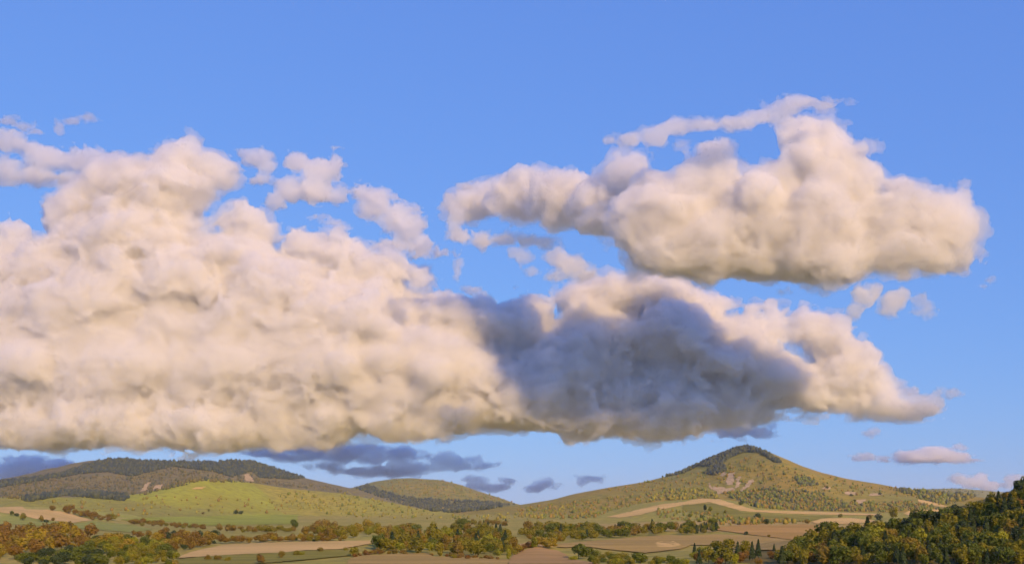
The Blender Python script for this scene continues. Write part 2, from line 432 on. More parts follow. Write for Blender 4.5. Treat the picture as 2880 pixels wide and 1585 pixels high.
def leaf_mesh(name, mat, seed, shape='round', n=520, leaf=0.055):
    """crown of a tree of height 1: leaf faces spread over uneven lobes"""
    r = np.random.default_rng(seed)
    C, Nn = [], []
    if shape == 'conifer':
        h = r.uniform(0, 1, n) ** 0.8
        a = r.uniform(0, 2 * math.pi, n)
        tier = 0.75 + 0.25 * np.abs(np.sin(h * 22))
        rad = (1 - h) ** 0.9 * 0.24 * tier * np.sqrt(r.uniform(.35, 1, n)) + .006
        C = np.stack([rad * np.cos(a), rad * np.sin(a), .08 + .92 * h], 1)
        Nn = np.stack([np.cos(a), np.sin(a), np.full(n, .7)], 1)
    else:
        lobes = []
        if shape == 'tall': zc, rz, rx = .52, .44, .25
        elif shape == 'bush': zc, rz, rx = .45, .42, .50
        else: zc, rz, rx = .55, .40, .40
        k = 9 if shape != 'bush' else 7
        for i in range(k):
            d = r.normal(size=3); d /= np.linalg.norm(d)
            q = r.uniform(.35, .75)
            lobes.append((d[0] * rx * q, d[1] * rx * q, zc + d[2] * rz * q, rx * r.uniform(.38, .62)))
        lobes.append((0, 0, zc, rx * .75))
        lobes = np.array(lobes)
        w = lobes[:, 3] ** 2
        pick = r.choice(len(lobes), n, p=w / w.sum())
        d = r.normal(size=(n, 3)); d /= np.linalg.norm(d, axis=1)[:, None]
        rr = lobes[pick, 3] * r.uniform(.72, 1.06, n)
        sq = np.array([1, 1, rz / rx if shape == 'tall' else 1.0])
        C = lobes[pick, :3] + d * rr[:, None] * sq
        C[:, 2] = np.maximum(C[:, 2], .02)
        Nn = d
    Nn = Nn + r.normal(size=(n, 3)) * .45
    Nn /= np.linalg.norm(Nn, axis=1)[:, None]
    t = np.cross(Nn, r.normal(size=(n, 3))); t /= np.linalg.norm(t, axis=1)[:, None]
    b = np.cross(Nn, t)
    s = leaf * r.uniform(.7, 1.4, n)[:, None]
    V = np.stack([C - t * s, C + b * s * .7, C + t * s, C - b * s * .7], 1).reshape(-1, 3)
    Fq = np.arange(4 * n).reshape(n, 4)
    return mesh_np(name, V, Fq, False, mat)

def tube(path, rad, sides=6):
    V, Fc = [], []
    path = [Vector(p) for p in path]
    for i, p in enumerate(path):
        d = (path[min(i + 1, len(path) - 1)] - path[max(i - 1, 0)]).normalized()
        x = d.orthogonal().normalized(); y = d.cross(x)
        for k in range(sides):
            a = 2 * math.pi * k / sides
            V.append(p + (x * math.cos(a) + y * math.sin(a)) * rad[i])
    for i in range(len(path) - 1):
        for k in range(sides):
            k2 = (k + 1) % sides
            Fc.append((i * sides + k, i * sides + k2, (i + 1) * sides + k2, (i + 1) * sides + k))
    return [tuple(v) for v in V], Fc
def trunk_mesh(name, seed, top=.72, thick=.022):
    r = random.Random(seed)
    V, Fc = tube([(0, 0, -.04), (r.uniform(-.01, .01), r.uniform(-.01, .01), .2), (r.uniform(-.03, .03), r.uniform(-.03, .03), .45), (r.uniform(-.05, .05), 0, top)], [thick * 1.25, thick, thick * .7, thick * .25])
    for k in range(4):
        a = k * 1.6 + r.uniform(0, .8); z = r.uniform(.28, .48)
        v, f = tube([(0, 0, z), (.1 * math.cos(a), .1 * math.sin(a), z + .1), (.2 * math.cos(a), .2 * math.sin(a), z + .2)], [thick * .5, thick * .35, thick * .1], 5)
        n = len(V); V += v; Fc += [tuple(i + n for i in q) for q in f]
    return mesh_np(name, np.array(V), np.array(Fc), True, m_bark)
TRUNKS = [trunk_mesh('trunk', s) for s in range(4)]
CONE_TRUNK = trunk_mesh('trunk', 9, .9, .016)
CROWN = {}
def crown_of(col, shape):
    if (col, shape) not in CROWN:
        CROWN[col, shape] = [leaf_mesh('crown', FOL[col], hash((len(CROWN), s)) % 9999 + s, shape, 620 if shape != 'conifer' else 500) for s in range(4)]
    return CROWN[col, shape]

rnd = random.Random(11)
def poly_sample(pts, n, minpx, squash=2.5):
    """n points inside a pixel outline, no two closer than minpx across"""
    pts = np.array(pts); lo, hi = pts.min(0), pts.max(0)
    acc = []
    for _ in range(n * 60):
        if len(acc) >= n: break
        x, y = rnd.uniform(lo[0], hi[0]), rnd.uniform(lo[1], hi[1])
        ins = False
        for i in range(len(pts)):
            a, b = pts[i - 1], pts[i]
            if (a[1] > y) != (b[1] > y) and x < (b[0] - a[0]) * (y - a[1]) / (b[1] - a[1]) + a[0]: ins = not ins
        if not ins: continue
        if any((x - q[0]) ** 2 + ((y - q[1]) * squash) ** 2 < minpx ** 2 for q in acc): continue
        acc.append((x, y))
    return acc
TREES = []            # collected first; the ones that show largest become things of their own
def tree(px, py, hpx, col, shape, label, group, wide=1.0, must=False):
    p = hit(px, py)
    if p is None: return
    X, Y = p
    z = float(height(np.array([X]), np.array([Y]))[0])
    TREES.append(dict(loc=(X, Y, z), h=hpx * Y / F, hpx=hpx + (1000 if must else 0), col=col, shape=shape, label=label, group=group,
                      rz=rnd.uniform(0, 6.28), wd=wide * rnd.uniform(.88, 1.15), pick=rnd.randrange(4)))
def plant_all(limit=290):
    order = sorted(TREES, key=lambda t: -t['hpx'])
    n, rest = 0, []
    for t in order:
        h, wd = t['h'], t['wd']
        crown = crown_of(t['col'], t['shape'])[t['pick']]
        if t['shape'] == 'bush':
            o = put('bush', crown, t['label'], 'bush', t['group'])
            o.location = (t['loc'][0], t['loc'][1], t['loc'][2] - .06 * h)
        else:
            if t['shape'] != 'conifer':
                n += 1
                if n > limit:
                    rest.append(t); continue
            o = put('conifer' if t['shape'] == 'conifer' else 'tree', None, t['label'], 'tree', t['group'])
            o.location = t['loc']
            put('trunk', CONE_TRUNK if t['shape'] == 'conifer' else TRUNKS[t['pick']], parent=o)
            put('crown', crown, parent=o)
        o.rotation_euler.z = t['rz']; o.scale = (h * wd, h * wd, h)
    # the small ones left over, one mass
    if rest:
        cols = sorted({t['col'] for t in rest})
        V, Q, M, k = [], [], [], 0
        for t in rest:
            me = crown_of(t['col'], t['shape'])[t['pick']]
            v = np.empty(len(me.vertices) * 3, np.float32); me.vertices.foreach_get('co', v); v = v.reshape(-1, 3)
            c, s = math.cos(t['rz']), math.sin(t['rz'])
            w = np.column_stack([v[:, 0] * c - v[:, 1] * s, v[:, 0] * s + v[:, 1] * c, v[:, 2]]) * (t['h'] * t['wd'], t['h'] * t['wd'], t['h']) + t['loc']
            V.append(w); Q.append(np.arange(len(v)).reshape(-1, 4) + k); k += len(v)
            M.append(np.full(len(v) // 4, cols.index(t['col']), np.int32))
        me = mesh_np('woodland', np.concatenate(V), np.concatenate(Q), False)
        for c in cols: me.materials.append(FOL[c])
        me.polygons.foreach_set('material_index', np.concatenate(M))
        put('woodland', me, 'small autumn trees of the farther valley rows and woods', kind='stuff')
ADJ = {'olive': 'olive', 'rust': 'rust-coloured', 'gold': 'golden orange', 'green': 'green', 'dark': 'dark', 'brown': 'brown', 'yellow': 'yellow-green', 'red': 'reddish'}
KIND = {'round': 'round-crowned tree', 'tall': 'tall narrow tree', 'conifer': 'conifer', 'bush': 'bush'}
def stand(where, pts, n, hpx, mix, minpx, wide=1.0, squash=2.5):
    """a stand of separate trees; mix: [(colour, shape, weight)]"""
    if 'near' not in where: n, hpx, minpx, wide = int(n * 1.45), (hpx[0] * .72, hpx[1] * .88), minpx * .78, wide * 1.22
    got = []
    for x, y in poly_sample(pts, n, minpx, squash):
        c, s, _ = rnd.choices(mix, [m[2] for m in mix])[0]
        got.append((x, y, c, s, rnd.uniform(*hpx) * (.62 if s == 'bush' else 1)))
    same = {}
    for g in got: same.setdefault((g[2], g[3]), []).append(g)
    for (c, s), L in same.items():
        L.sort()
        for i, (x, y, _, _, hh) in enumerate(L):
            lb = f'{ADJ[c]} {KIND[s]} {where}'
            if len(L) > 1:
                k = len(L)
                if i == 0: lb = f'leftmost {lb}'
                elif i == k - 1: lb = f'rightmost {lb}'
                elif k <= 8: lb = f'{["", "second", "third", "fourth", "fifth", "sixth", "seventh"][i]} from left, {lb}'
                else:
                    v = 'upper' if y < np.quantile([q[1] for q in L], .5) else 'lower'
                    lb = f'{lb}, {v} part, {["left", "middle", "right"][min(2, i * 3 // k)]}'
            tree(x, y, hh, c, s, lb, f'{ADJ[c]} {KIND[s]}s {where}', wide)
P1 = lambda L: [C1(*p) for p in L]
P2 = lambda L: [C2(*p) for p in L]
P3 = lambda L: [C3(*p) for p in L]

# near wood on the slope to the right
stand('in the wood covering the near slope', P3([(1040,830),(1090,800),(1250,790),(1500,770),(1750,720),(1960,690),(2150,640),(2330,570),(2480,500),(2660,430),(2660,1000),(900,1000),(720,985),(880,900)]), 300, (38, 64),
      [('olive','round',4.4),('olive','tall',3.6),('brown','round',1.1),('green','tall',4.5),('green','round',4),('rust','round',.4),('dark','conifer',3.6),('dark','round',1.4),('yellow','round',.5)], 17, 1.15, 1.2)
stand('at the lower corner of the near wood', P3([(760,905),(880,862),(1010,845),(1030,960),(700,985)]), 9, (40, 58), [('dark','conifer',2),('olive','round',3),('green','tall',2)], 22, 1.0, 1.5)
# bushes along the front edge
stand('in the front hedge of the tan field', P2([(1700,850),(1850,830),(2050,850),(2300,870),(2576,895),(2650,940),(2400,925),(1950,910),(1720,880)]), 26, (36, 52), [('olive','bush',4),('green','bush',3),('yellow','bush',2),('green','round',2)], 17, 1.0, 2)
stand('between the hedge and the near wood', P3([(70,905),(250,890),(420,900),(690,930),(700,985),(60,985)]), 20, (40, 58), [('yellow','bush',3),('red','bush',1.5),('rust','bush',1.5),('olive','round',3),('dark','conifer',1.5)], 19, 1.0, 2)
# central wood
stand('in the central wood beside the mound', P2([(270,800),(290,740),(450,690),(700,680),(950,660),(1250,690),(1330,740),(1300,820),(1200,855),(1000,845),(700,838),(400,815)]), 78, (38, 56), [('olive','round',5),('olive','tall',3),('green','round',1.5),('brown','tall',2),('yellow','round',1.2),('dark','conifer',.8)], 15, 1.0, 3)
stand('along the front edge of the central wood', P2([(90,835),(200,810),(420,812),(700,836),(1000,850),(1200,862),(1200,872),(900,866),(600,826),(300,832),(100,850)]), 20, (20, 34), [('red','bush',3),('rust','bush',3),('olive','bush',2),('brown','bush',2)], 14, 1.0, 3)
stand('behind the bare soil mound', P2([(1260,845),(1330,790),(1450,755),(1580,770),(1620,795),(1520,775),(1400,785),(1300,850)]), 13, (26, 40), [('gold','round',1.5),('red','bush',2),('olive','round',3),('yellow','tall',2)], 12, 1.0, 3)
# dark row and the long wood right of it
stand('in the short dark row below the domed hill', P2([(860,605),(960,592),(1260,600),(1250,618),(960,608),(870,612)]), 15, (15, 23), [('brown','round',3),('dark','conifer',1.2),('olive','round',3)], 8, 1.1, 3)
stand('in the long wood across the valley', P2([(1340,700),(1400,640),(1600,640),(1900,650),(2200,640),(2576,650),(2700,670),(2560,682),(2300,690),(2000,715),(1850,728),(1640,745),(1560,735),(1420,720)]), 82, (26, 38), [('olive','round',5),('green','round',3),('brown','round',2),('dark','conifer',1),('olive','tall',2)], 11, 1.0, 3)
stand('in the wood left of the orange-brown field', P3([(0,700),(150,680),(330,690),(240,718),(300,740),(160,752),(0,765)]), 20, (20, 30), [('green','round',3),('olive','round',3),('dark','conifer',1)], 11, 1.0, 3)
# round trees in the middle distance
stand('among the rounded trees below the ridge end', P2([(-310,690),(-200,650),(0,640),(280,650),(550,660),(520,690),(200,700),(-100,715)]), 26, (28, 42), [('brown','round',4),('olive','round',4),('gold','round',.8),('yellow','round',1)], 16, 1.0, 2.5)
# left woods
stand('in the orange wood at the left edge', P1([(-40,700),(200,680),(450,680),(690,690),(660,790),(500,800),(250,840),(-40,899)]), 46, (34, 58), [('rust','round',4),('gold','round',2.2),('brown','round',3),('gold','tall',1)], 16, 1.0, 2.5)
stand('in the dark wood at the front left corner', P1([(150,905),(260,850),(420,830),(680,830),(800,860),(800,930),(150,940)]), 24, (32, 46), [('dark','round',2.2),('green','round',3)], 16, 1.1, 2.5)
stand('in the olive wood beside the pink field', P1([(660,800),(690,740),(1000,735),(1250,760),(1290,830),(1340,870),(1330,930),(840,930),(800,850)]), 44, (30, 46), [('yellow','round',3),('olive','round',4),('green','round',2.4),('gold','round',1)], 15, 1.0, 2.5)
stand('in the dark clump above the olive wood', P1([(690,735),(820,720),(990,722),(1000,738),(820,742)]), 9, (20, 28), [('dark','round',1),('green','round',1)], 11, 1.2, 3)
stand('in the rust wood left of the field strip', P1([(1000,690),(1300,690),(1600,700),(1700,720),(1560,770),(1420,800),(1300,830),(1250,760),(1100,720)]), 30, (24, 40), [('rust','round',4),('gold','round',1.5),('brown','round',2),('dark','round',.7)], 14, 1.0, 2.5)
stand('in the row above the long pink field', P1([(1600,745),(1750,735),(2000,722),(2250,715),(2576,722),(2700,720),(2576,730),(2000,740),(1700,755)]), 24, (18, 30), [('rust','round',3),('brown','round',3),('olive','round',2),('dark','bush',1),('gold','round',.8)], 13, 1.1, 3)
stand('in the row below the bright green meadow', P1([(1630,650),(1800,645),(2000,650),(2240,655),(2240,668),(1800,668)]), 13, (20, 28), [('brown','round',4),('olive','round',2)], 14, 1.15, 3)
stand('in the tan hedge beside the bright meadow', P1([(920,595),(1100,588),(1280,602),(1560,640),(1500,650),(1250,622),(950,606)]), 18, (16, 24), [('brown','round',3),('olive','bush',2),('rust','round',1)], 11, 1.15, 3)
stand('in the hedge beside the small pink field', P1([(380,492),(520,500),(680,545),(880,572),(860,585),(700,570),(560,530),(400,500)]), 14, (15, 24), [('rust','round',3),('brown','round',2),('olive','round',1)], 10, 1.2, 3)
SINGLES = [
 (C1(90,535), 16, 'green', 'round', 'green tree standing at the left edge of the small pink field'),
 (C1(172,572), 26, 'olive', 'round', 'olive tree in front of the small pink field, beside the blue-green one'),
 (C1(125,540), 12, 'dark', 'bush', 'small dark bush beside the olive tree by the small pink field'),
 (C1(315,582), 20, 'brown', 'round', 'brown tree in the middle of the small pink field edge'),
 (C1(350,588), 11, 'dark', 'bush', 'small dark bush below the small pink field'),
 (C1(400,572), 11, 'brown', 'bush', 'tiny dark brown bush at the tip of the small pink field'),
 (C1(1530,522), 8, 'brown', 'bush', 'small brown bush at the foot of the green knoll'),
 (C1(1576,505), 9, 'olive', 'round', 'tiny lone tree at the foot of the green knoll'),
 (C1(1780,520), 13, 'dark', 'bush', 'dark bush at the back of the bright green meadow'),
 (C1(1815,522), 11, 'dark', 'bush', 'smaller dark bush touching the one behind the bright green meadow'),
 (C1(2225,640), 34, 'green', 'tall', 'narrow blue-green tree at the end of the bright green meadow'),
 (C1(2400,640), 30, 'rust', 'round', 'round rust tree right of the narrow blue-green tree'),
 (C1(1565,870), 17, 'brown', 'bush', 'leftmost brown bush below the long pink field'),
 (C1(1640,872), 20, 'brown', 'bush', 'second brown bush from the left below the long pink field'),
 (C1(1720,880), 16, 'olive', 'bush', 'olive bush between brown bushes below the long pink field'),
 (C1(1965,896), 30, 'rust', 'round', 'round rust tree lowest on the olive strip'),
 (C1(2120,858), 24, 'brown', 'round', 'brown tree on the olive strip below the long pink field'),
 (C1(2235,836), 18, 'olive', 'bush', 'olive bush right of the brown tree on the olive strip'),
 (C1(2280,834), 15, 'yellow', 'bush', 'yellow-green bush touching the olive one on the strip'),
 (C1(2420,808), 16, 'brown', 'bush', 'brown bush highest on the olive strip'),
 (C2(30,800), 12, 'olive', 'bush', 'small olive bush at the right end of the pink field'),
 (C2(100,842), 32, 'olive', 'round', 'lone olive tree at the left corner of the central wood'),
 (C3(170,585), 22, 'dark', 'tall', 'dark narrow tree on the meadow inside the stubble bend'),
 (C3(210,588), 18, 'yellow', 'round', 'yellow-green tree beside the dark narrow one in the stubble bend'),
 (C3(260,612), 9, 'olive', 'bush', 'small bush near the pale spot in the stubble bend'),
 (C3(55,628), 12, 'green', 'bush', 'green bush at the left of the meadow in the stubble bend'),
 (C3(145,640), 14, 'green', 'bush', 'green bush below the meadow in the stubble bend'),
 (C3(320,596), 10, 'olive', 'bush', 'olive bush below the stubble strip'),
 (C3(440,535), 12, 'green', 'bush', 'green bush on the upper side of the stubble strip'),
 (C3(560,638), 18, 'dark', 'bush', 'dark round bush beside a pale bank in the valley'),
 (C3(632,678), 15, 'dark', 'bush', 'dark bush at the top of the orange-brown field'),
 (C3(778,672), 18, 'brown', 'round', 'brown tree behind the orange-brown field'),
 (C3(935,672), 15, 'brown', 'bush', 'brown bush between the orange-brown and the small pale field'),
 (C3(1190,628), 13, 'olive', 'bush', 'olive bush above the small pale field'),
 (C3(1410,640), 14, 'brown', 'bush', 'brown bush at the end of the small pale field'),
 (C3(1590,648), 40, 'olive', 'round', 'broad olive tree at the upper corner of the near wood'),
 (C3(1480,648), 18, 'dark', 'bush', 'dark bush beside the broad olive tree'),
 (C3(1728,612), 18, 'olive', 'tall', 'slim olive tree against the pale field tip'),
 (C3(480,758), 12, 'dark', 'bush', 'dark bush between the tan and the orange-brown fields'),
 (C3(650,778), 9, 'brown', 'bush', 'low brown bush on the edge of the broad tan field'),
 (C3(860,800), 12, 'olive', 'bush', 'olive bush at the end of the orange-brown field'),
 (C3(690,880), 20, 'dark', 'conifer', 'small dark conifer standing alone on the broad tan field'),
 (C3(90,915), 34, 'dark', 'conifer', 'dark conifer at the left end of the front row of bushes'),
 (C3(190,915), 22, 'dark', 'conifer', 'smaller dark conifer in the front row of bushes'),
 (C3(1270,465), 8, 'dark', 'bush', 'dark bush on the thin pale bank of the pointed hill'),
 (C3(1090,412), 8, 'dark', 'bush', 'dark bush above the small pale bank of the pointed hill'),
 (C3(1490,458), 9, 'dark', 'bush', 'dark bush on the flat pale bank of the pointed hill'),
 (C3(1295,518), 12, 'dark', 'round', 'dark tree beside the pale clearing at the hill foot'),
 (C2(1265,865), 34, 'yellow', 'tall', 'slim yellow-green tree with a pale stem at the mound edge'),
]
for (x, y), hp, c, s, lb in SINGLES:
    tree(x, y, hp / (.9 if s == 'bush' else 1), c, s, lb, None, 1.15 if s == 'bush' else 1.0, True)
plant_all()

# ------------------------------------------------------------------ far woods: too small to count, one mass each
_ico = bmesh.new(); bmesh.ops.create_icosphere(_ico, subdivisions=1, radius=1.0)
ICO_V = np.array([v.co[:] for v in _ico.verts]); ICO_F = np.array([[v.index for v in f.verts] for f in _ico.faces]); _ico.free()
def far_wood(label, pts, n, size, mats, seed, cone=False):
    r = np.random.default_rng(seed)
    P = np.array(pts); lo, hi = P.min(0), P.max(0)
    x = r.uniform(lo[0], hi[0], n * 6); y = r.uniform(lo[1], hi[1], n * 6)
    ins = np.zeros(len(x), bool)
    for i in range(len(P)):
        a, b = P[i - 1], P[i]
        with np.errstate(divide='ignore', invalid='ignore'):
            ins ^= ((a[1] > y) != (b[1] > y)) & (x < (b[0] - a[0]) * (y - a[1]) / (b[1] - a[1]) + a[0])
    for fn, _, fp, _m in FIELDS:
        if fn != 'rock_scar': continue
        fp = np.array(fp); c = np.zeros(len(x), bool)
        for i in range(len(fp)):
            a, b = fp[i - 1], fp[i]
            with np.errstate(divide='ignore', invalid='ignore'):
                c ^= ((a[1] > y - 2) != (b[1] > y - 2)) & (x < (b[0] - a[0]) * (y - 2 - a[1]) / (b[1] - a[1]) + a[0])
        ins &= ~c
    q = [hit(px, py) for px, py in zip(x[ins][:n], y[ins][:n])]
    q = np.array([p for p in q if p is not None])
    if not len(q): return
    z = height(q[:, 0], q[:, 1])
    k = len(q)
    s = size * (.45 + 1.1 * r.uniform(0, 1, k) ** 2)
    jit = 1 + r.normal(size=(k, len(ICO_V), 3)) * .16
    B = ICO_V[None] * jit
    if cone: B[:, :, :2] *= np.clip(1.05 - .8 * (B[:, :, 2:] * .5 + .5), .1, 1)
    B = B * np.stack([s * .48, s * .48, s * (.62 if not cone else .7)], 1)[:, None, :]
    B += np.column_stack([q, z + s * .42])[:, None, :]
    fc = (ICO_F[None] + (np.arange(k) * len(ICO_V))[:, None, None]).reshape(-1, 3)
    me = mesh_np('woodland', B.reshape(-1, 3), fc, True)
    for m in mats: me.materials.append(m)
    me.polygons.foreach_set('material_index', np.repeat(r.integers(0, len(mats), k), len(ICO_F)).astype(np.int32))
    put('woodland', me, label, kind='stuff')
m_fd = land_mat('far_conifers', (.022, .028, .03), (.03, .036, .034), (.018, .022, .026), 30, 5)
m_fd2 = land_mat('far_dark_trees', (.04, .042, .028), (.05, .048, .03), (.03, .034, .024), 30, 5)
m_fo = land_mat('far_olive_trees', (.12, .088, .02), (.10, .082, .02), (.08, .066, .018), 30, 5)
m_fb = land_mat('far_brown_trees', (.13, .08, .022), (.11, .07, .022), (.09, .058, .02), 30, 5)
m_fr = land_mat('ridge_brown_trees', (.082, .062, .03), (.07, .056, .03), (.056, .046, .028), 30, 5)
m_fg = land_mat('far_green_trees', (.085, .085, .02), (.07, .072, .02), (.055, .06, .018), 30, 5)
m_fy = land_mat('far_light_trees', (.14, .115, .023), (.125, .10, .022), (.10, .085, .02), 30, 5)
far_wood('dark conifers standing in for cloud shadow along the flat-topped ridge crest', P1([(-40,290),(250,255),(480,215),(700,140),(820,112),(1200,118),(1700,128),(1870,112),(2100,190),(2300,250),(2200,262),(1960,250),(1900,200),(1750,245),(1600,200),(1300,165),(1000,240),(800,205),(600,222),(300,275),(-40,330)]), 6500, 10, [m_fd, m_fd, m_fd2], 1)  # cloud shadow over the ridge top, imitated by dark tree colours
far_wood('dark wood along the foot of the flat-topped ridge', P1([(160,418),(220,432),(280,420),(480,385),(700,402),(930,424),(980,400),(900,375),(700,355),(500,350),(250,385)]), 1300, 9, [m_fd, m_fd2], 2)
far_wood('scattered brown scrub on the face of the flat-topped ridge', P1([(-40,400),(-40,340),(300,280),(600,230),(1000,245),(1300,180),(1600,215),(1750,260),(1900,215),(2000,270),(2300,290),(2576,330),(2576,360),(1900,290),(1500,280),(1100,380),(700,370),(200,410)]), 1500, 7, [m_fr, m_fr, m_fd2], 3)
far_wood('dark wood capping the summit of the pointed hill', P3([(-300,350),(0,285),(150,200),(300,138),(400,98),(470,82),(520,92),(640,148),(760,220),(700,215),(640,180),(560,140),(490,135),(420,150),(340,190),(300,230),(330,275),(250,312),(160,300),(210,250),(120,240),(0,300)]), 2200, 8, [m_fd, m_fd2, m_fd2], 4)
far_wood('green woodland low on the flank of the pointed hill', P3([(300,450),(600,400),(1000,440),(1250,520),(1700,510),(1980,555),(1900,575),(1500,590),(800,572),(560,556),(430,510)]), 1500, 6.5, [m_fg, m_fg, m_fo, m_fd2, m_fb], 5)
far_wood('dark thicket on the open flank of the pointed hill', P3([(845,325),(960,332),(1025,392),(890,392)]), 200, 7, [m_fd2, m_fg], 6)
far_wood('scattered trees over the face of the pointed hill', P3([(-600,420),(-200,350),(0,310),(250,260),(470,170),(600,200),(760,240),(1060,318),(1400,380),(1700,420),(1750,470),(1300,470),(600,390),(200,400),(-200,470)]), 650, 5.5, [m_fo, m_fb, m_fg], 7)
far_wood('yellow-green wood in front of the pointed hill scree', P3([(-260,470),(-100,420),(130,410),(240,440),(285,485),(120,485),(-60,500),(-250,510)]), 320, 7, [m_fy, m_fo, m_fg], 8)
far_wood('dark trees in place of cloud shadow around the foot of the domed hill', P2([(95,325),(200,300),(330,360),(560,405),(1000,425),(1320,450),(1100,488),(860,515),(700,505),(480,455),(300,400)]), 1900, 10, [m_fd, m_fd2], 9)  # dark trees added where cloud shadow lies on the lower dome
far_wood('olive tree cover over the domed hill', P2([(230,285),(520,250),(750,262),(1050,355),(1330,447),(900,430),(500,390),(330,340)]), 450, 8, [m_fo, m_fb, m_fg], 10)
far_wood('light green tree cover on the slope below the ridge end', P2([(-500,370),(-200,350),(0,330),(180,370),(480,470),(780,530),(1200,520),(1500,470),(1800,470),(1600,560),(1000,570),(500,560),(0,540),(-400,480)]), 520, 5.5, [m_fy, m_fo, m_fy, m_fg], 11)
far_wood('brown and green bushes over the green knoll and its foot', P1([(250,440),(600,410),(900,440),(1100,400),(1400,370),(1600,380),(1800,400),(2000,400),(2300,450),(2250,520),(1500,530),(900,540),(500,480)]), 120, 5.5, [m_fo, m_fy, m_fb], 12)
far_wood('olive wood on the near slope of the pointed hill', P2([(1350,470),(1700,430),(2200,380),(2400,400),(2300,440),(2020,500),(1980,545),(1800,560),(1500,560),(1300,540)]), 520, 6, [m_fo, m_fb, m_fg], 13)
far_wood('pale tree cover on the low hill behind the near wood', P3([(1560,410),(1800,418),(2050,410),(2280,440),(2150,500),(1950,540),(1760,480)]), 500, 9, [m_fg, m_fo, m_fd2], 14)
far_wood('low scrub on the patchy rise around the stubble strip', P3([(-200,560),(200,600),(500,640),(900,640),(1000,665),(600,690),(200,690),(-200,640)]), 260, 4, [m_fo, m_fg, m_fb], 15)
# ------------------------------------------------------------------ clouds: closed bodies of vapour, lit by the same sun and sky
def surface_nets(Fd, org, vox):
    """the zero surface of a sampled field (inside > 0) as quads"""
    nx, ny, nz = Fd.shape
    ins = Fd > 0
    cnt = np.zeros((nx - 1, ny - 1, nz - 1), np.int8)
    for a in (0, 1):
        for b in (0, 1):
            for c in (0, 1):
                cnt += ins[a:nx - 1 + a, b:ny - 1 + b, c:nz - 1 + c]
    act = (cnt > 0) & (cnt < 8)
    idx = -np.ones(act.shape, np.int64)
    cells = np.argwhere(act)
    idx[act] = np.arange(len(cells))
    acc = np.zeros((len(cells), 3)); num = np.zeros(len(cells))
    for p in [(a, b, c) for a in (0, 1) for b in (0, 1) for c in (0, 1)]:
        for ax in range(3):
            if p[ax]: continue
            q = list(p); q[ax] = 1
            va = Fd[cells[:, 0] + p[0], cells[:, 1] + p[1], cells[:, 2] + p[2]]
            vb = Fd[cells[:, 0] + q[0], cells[:, 1] + q[1], cells[:, 2] + q[2]]
            m = (va > 0) != (vb > 0)
            t = np.where(m, va / np.where(m, va - vb, 1), 0)
            pt = np.tile(np.array(p, float), (len(cells), 1)); pt[:, ax] += t
            acc[m] += pt[m]; num[m] += 1
    verts = (cells + acc / num[:, None]) * vox + org
    faces = []
    for ax in range(3):
        s0 = [slice(None)] * 3; s1 = [slice(None)] * 3
        s0[ax] = slice(0, -1); s1[ax] = slice(1, None)
        a = ins[tuple(s0)]; b = ins[tuple(s1)]
        e = np.argwhere(a != b)
        u, v = [(1, 2), (2, 0), (0, 1)][ax]
        ok = (e[:, u] > 0) & (e[:, v] > 0) & (e[:, u] < Fd.shape[u] - 1) & (e[:, v] < Fd.shape[v] - 1)
        e = e[ok]
        fl = a[tuple(e.T)]
        def g(du, dv):
            c = e.copy(); c[:, u] -= du; c[:, v] -= dv
            return idx[tuple(c.T)]
        q = np.stack([g(0, 0), g(1, 0), g(1, 1), g(0, 1)], 1)
        q[~fl] = q[~fl][:, ::-1]
        faces.append(q)
    return verts, np.concatenate(faces)

